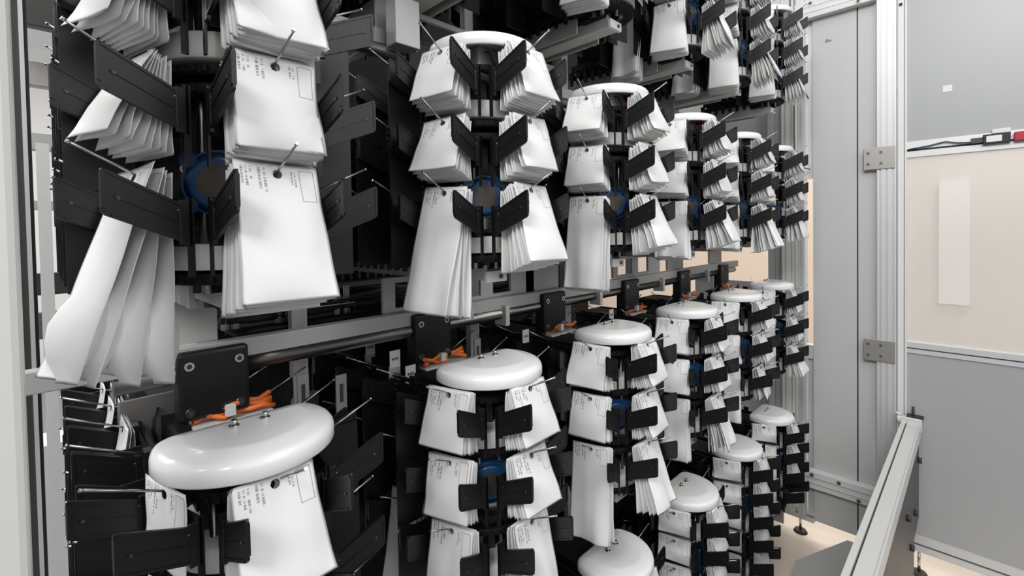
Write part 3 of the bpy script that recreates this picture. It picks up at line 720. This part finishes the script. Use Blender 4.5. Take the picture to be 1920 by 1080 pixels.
# label brackets and white tags
def text_tag(x, y, z, s, lab):
    t = empty('marker_tag', (x, y, zz(z))); tag(t, lab, 'marker tag', 'white marker tags')
    MB().box(-0.002, 0.0, -0.015*s, 0.015*s, -0.022*s, 0.022*s, 'label', bev=0.0005).build('tag_plate', t)
    b = MB()
    for q in range(4): b.box(0.0002, 0.0006, (-0.009+q*0.005)*s, (-0.006+q*0.005)*s, (-0.003)*s, (0.004)*s, 'ink')
    b.build('tag_print', t)
    MB().box(-0.006, -0.002, -0.016*s, 0.016*s, -0.10*s, -0.018*s, 'sheet').build('tag_holder', t)
text_tag(-0.24, 0.632, -0.325, 1, 'white marker tag on a bracket, middle one left of second tower cap')
text_tag(-0.20, 0.652, -0.360, 1, 'white marker tag right against the bearing block of the second tower')
text_tag(-0.42, 0.66, -0.33, .95, 'white marker tag deepest in the gap between first and second towers')
text_tag(-0.22, 1.10, -0.345, 1, 'white marker tag on a bracket left of the third tower cap')
text_tag(-0.22, 1.60, -0.345, 1, 'white marker tag on a bracket left of the fourth tower cap')
# slotted metal brackets standing behind first and second cap
for (x, y, z0, z1, lab) in ((-0.20, 0.385, -0.40, -0.30, 'slotted steel bracket behind the first lower cap, left one'), (-0.17, 0.455, -0.40, -0.31, 'slotted steel bracket behind the first lower cap, right one'), (-0.20, 0.875, -0.42, -0.31, 'slotted steel bracket behind the second lower cap')):
    t = MB().box(-0.002, 0.002, -0.012, 0.012, z0, z1, 'hinge').box(0.002, 0.0025, -0.004, 0.004, z0+0.03, z1-0.02, 'ink').build('slotted_bracket', None, (x, y, H)); tag(t, lab, 'bracket')
# deep interior of the machine: rear panels, conveyor trays, cables, tubes
def rear(name, y0, y1, z0, z1, lab):
    o = MB().box(-1.36, -1.34, y0, y1, zz(z0), zz(z1), 'blackflat').build(name); tag(o, lab, 'panel'); return o
rear('rear_panel', 0.42, 3.0, 0.02, 1.7, 'black rear panel behind the upper half of the towers')
rear('rear_panel', 0.42, 1.45, -1.8, 0.02, 'black rear panel behind the lower half of the near towers')
rear('rear_panel', 1.45, 3.0, -1.8, -0.20, 'black rear panel behind the lower half of the far towers')
tag(MB().box(-1.30, -0.42, 0.32, 1.55, zz(-0.245), zz(-0.235), 'blackflat').build('cable_tray'), 'dark tray full of cables between the middle and lower tiers', 'tray')
for k, (x, y0, y1, z, r, m) in enumerate(((-0.50, 0.30, 1.4, -0.215, 0.010, 'ink'), (-0.55, 0.33, 1.4, -0.20, 0.008, 'clutter'), (-0.62, 0.30, 1.42, -0.205, 0.012, 'clutter'), (-0.70, 0.3, 1.4, -0.20, 0.014, 'ink'), (-0.80, 0.3, 1.4, -0.19, 0.02, 'clutter'), (-0.46, 0.28, 1.0, -0.19, 0.004, 'darkgrey'), (-0.90, 0.3, 1.4, -0.17, 0.018, 'darkgrey'))):
    rr = random.Random(k); n = 14
    pts = [(x+rr.uniform(-.02, .02), y0+(y1-y0)*q/n, zz(z+rr.uniform(-.008, .012))) for q in range(n+1)]
    tag(MB().tube(pts, r, m, 8).build('cable_bundle'), ['thick black cable nearest the sill, in the tray', 'thin grey cable in the tray behind the sill', 'grey hose lying in the tray centre', 'thick black hose lying in the tray centre', 'wide dark hose in the deep half of the tray', 'thin hose on top of the tray cables', 'dark grey hose deepest in the tray'][k], 'cable', 'cables in the tray')
for y in (0.315, 0.338, 0.440, 0.468, 0.496, 0.60, 0.63):
    x = -0.50
    tag(MB().cyl((x, y, zz(-0.235)), (x, y, zz(-0.20)), 0.009, 'alu_w', 12).cyl((x, y, zz(-0.20)), (x, y, zz(-0.195)), 0.011, 'ink', 12).cyl((x, y, zz(-0.195)), (x, y, zz(-0.155)), 0.009, 'alu_w', 12).build('fitting'), 'short white tube fitting standing in the cable tray', 'fitting', 'row of white fittings in the tray')
tag(MB().box(-0.58, -0.54, 0.42, 1.55, zz(-0.115), zz(-0.07), 'sheet', bev=0.002).box(-0.539, -0.538, 0.44, 1.5, zz(-0.085), zz(-0.08), 'darkgrey').build('perforated_beam'), 'grey perforated beam deep between the first and third towers', 'beam')
t = MB()
for k in range(16): t.cyl((-0.66, 0.62+0.03*k, zz(-0.155)), (-0.66, 0.62+0.03*k, zz(-0.125)), 0.010, 'ink', 10).cyl((-0.66, 0.62+0.03*k, zz(-0.125)), (-0.66, 0.62+0.03*k, zz(-0.12)), 0.008, 'hinge', 10)
t.box(-0.69, -0.63, 0.58, 1.12, zz(-0.16), zz(-0.155), 'darkgrey'); tag(t.build('connector_strip'), 'strip of dark round connectors under the perforated beam', 'connector strip')
for k, (xa, ya, yb, z) in enumerate(((-0.43, 0.30, 0.62, -0.196), (-0.47, 0.45, 0.62, -0.185))):
    tag(MB().tube([(xa, ya, zz(-0.236)), (xa, ya, zz(z)), (xa, yb, zz(z)), (xa, yb, zz(-0.236))], 0.0022, 'pin', 8).build('wire_guard'), ['long bent wire guard over the tray hoses, nearest the sill', 'short bent wire guard over the tray hoses, farther back'][k], 'wire guard')
tag(MB().box(-0.78, -0.74, 0.30, 1.10, zz(-0.19), zz(-0.13), 'sheet', bev=0.002).box(-0.76, -0.70, 0.62, 0.98, zz(-0.225), zz(-0.20), 'hinge', bev=0.002).build('channel'), 'grey metal channel lying along the back of the cable tray', 'channel')
# white box and black plate high between first and second towers
tag(MB().box(-0.195, -0.150, 0.60, 0.668, zz(0.445), zz(0.56), 'alu_w', bev=0.003).build('junction_box'), 'plain white junction box high between the first and second towers', 'box')
# small black sensor block by the first frame plate
t = empty('sensor_block', (-0.20, 0.225, zz(-0.125))); tag(t, 'small black sensor block beside the grey plate under the first tower', 'sensor')
MB().box(-0.02, 0.02, 0.0, 0.07, -0.012, 0.012, 'black', bev=0.002).build('sensor_body', t); MB().cyl((0.0, -0.014, 0.0), (0.0, 0.0, 0.0), 0.010, 'darkgrey', 12).build('sensor_lens', t)
# frosted plate low left of the first lower cap
tag(MB().box(-0.345, -0.340, 0.095, 0.185, zz(-0.43), zz(-0.315), 'hinge', bev=0.002).tube([(-0.337, 0.155, zz(-0.34)), (-0.333, 0.148, zz(-0.36)), (-0.333, 0.146, zz(-0.385)), (-0.337, 0.152, zz(-0.41))], 0.003, 'ink', 6).build('cover_plate'), 'rounded grey cover plate with a slot left of the first bearing block', 'plate')
# base cabinet of the machine
tag(MB().box(-1.33, -0.06, 0.10, 2.98, 0.10, 0.16, 'sheet', bev=0.004).build('machine_base'), 'grey machine base plinth beneath the bottom tier of towers', 'base')
tag(MB().box(-0.30, 0.02, 2.99, 3.01, 0.12, zz(-1.18), 'sheet', bev=0.002).build('base_end_sheet'), 'grey end sheet beside the bottom tier of the farthest tower', 'sheet')
# ------------------------------------------------------------------ hall seen at the left edge
for (x, y0, y1, z0, z1, m, nm, lab, cat) in (
    (-1.9, -0.15, 0.14, 0.36, 0.43, 'sheet', 'hall_beam', 'grey beam crossing the gap at the upper left edge', 'beam'),
    (-1.7, -0.12, 0.14, 0.80, 1.05, 'darkgrey', 'conveyor_beam', 'dark ribbed conveyor beam at the top left edge', 'beam'),
    (-1.9, -0.15, 0.16, 0.62, 0.72, 'hinge', 'conveyor_beam', 'brown grey conveyor beam below the top left one', 'beam'),
    (-2.2, -0.15, 0.3, -0.16, -0.26, 'ink', 'hall_shelf', 'black shelf edge seen left of the bulging pouch', 'shelf'),
    (-2.2, -0.15, 0.3, -0.46, -0.34, 'clutter', 'hall_shelf', 'dark machine shelf lower left of the bulging pouch', 'shelf'),
    (-2.0, -0.15, 0.2, 0.12, 0.16, 'sheet', 'hall_beam', 'thin grey beam at mid height in the left gap', 'beam')):
    tag(MB().box(x-0.05, x, y0, y1, zz(min(z0, z1)), zz(max(z0, z1)), m, bev=0.003).build(nm), lab, cat)
tag(MB().box(-1.25, -1.2, -0.045, -0.012, 0, 3.2, 'darkgrey').box(-1.2, -1.19, -0.03, -0.02, 0, 3.2, 'alu').build('hall_upright'), 'dark metal upright just right of the white door post', 'upright')
tag(MB().box(-1.62, -1.56, -0.005, 0.03, 0, zz(0.34), 'alu_w').build('hall_upright'), 'pale upright in the left gap behind the first tower', 'upright')
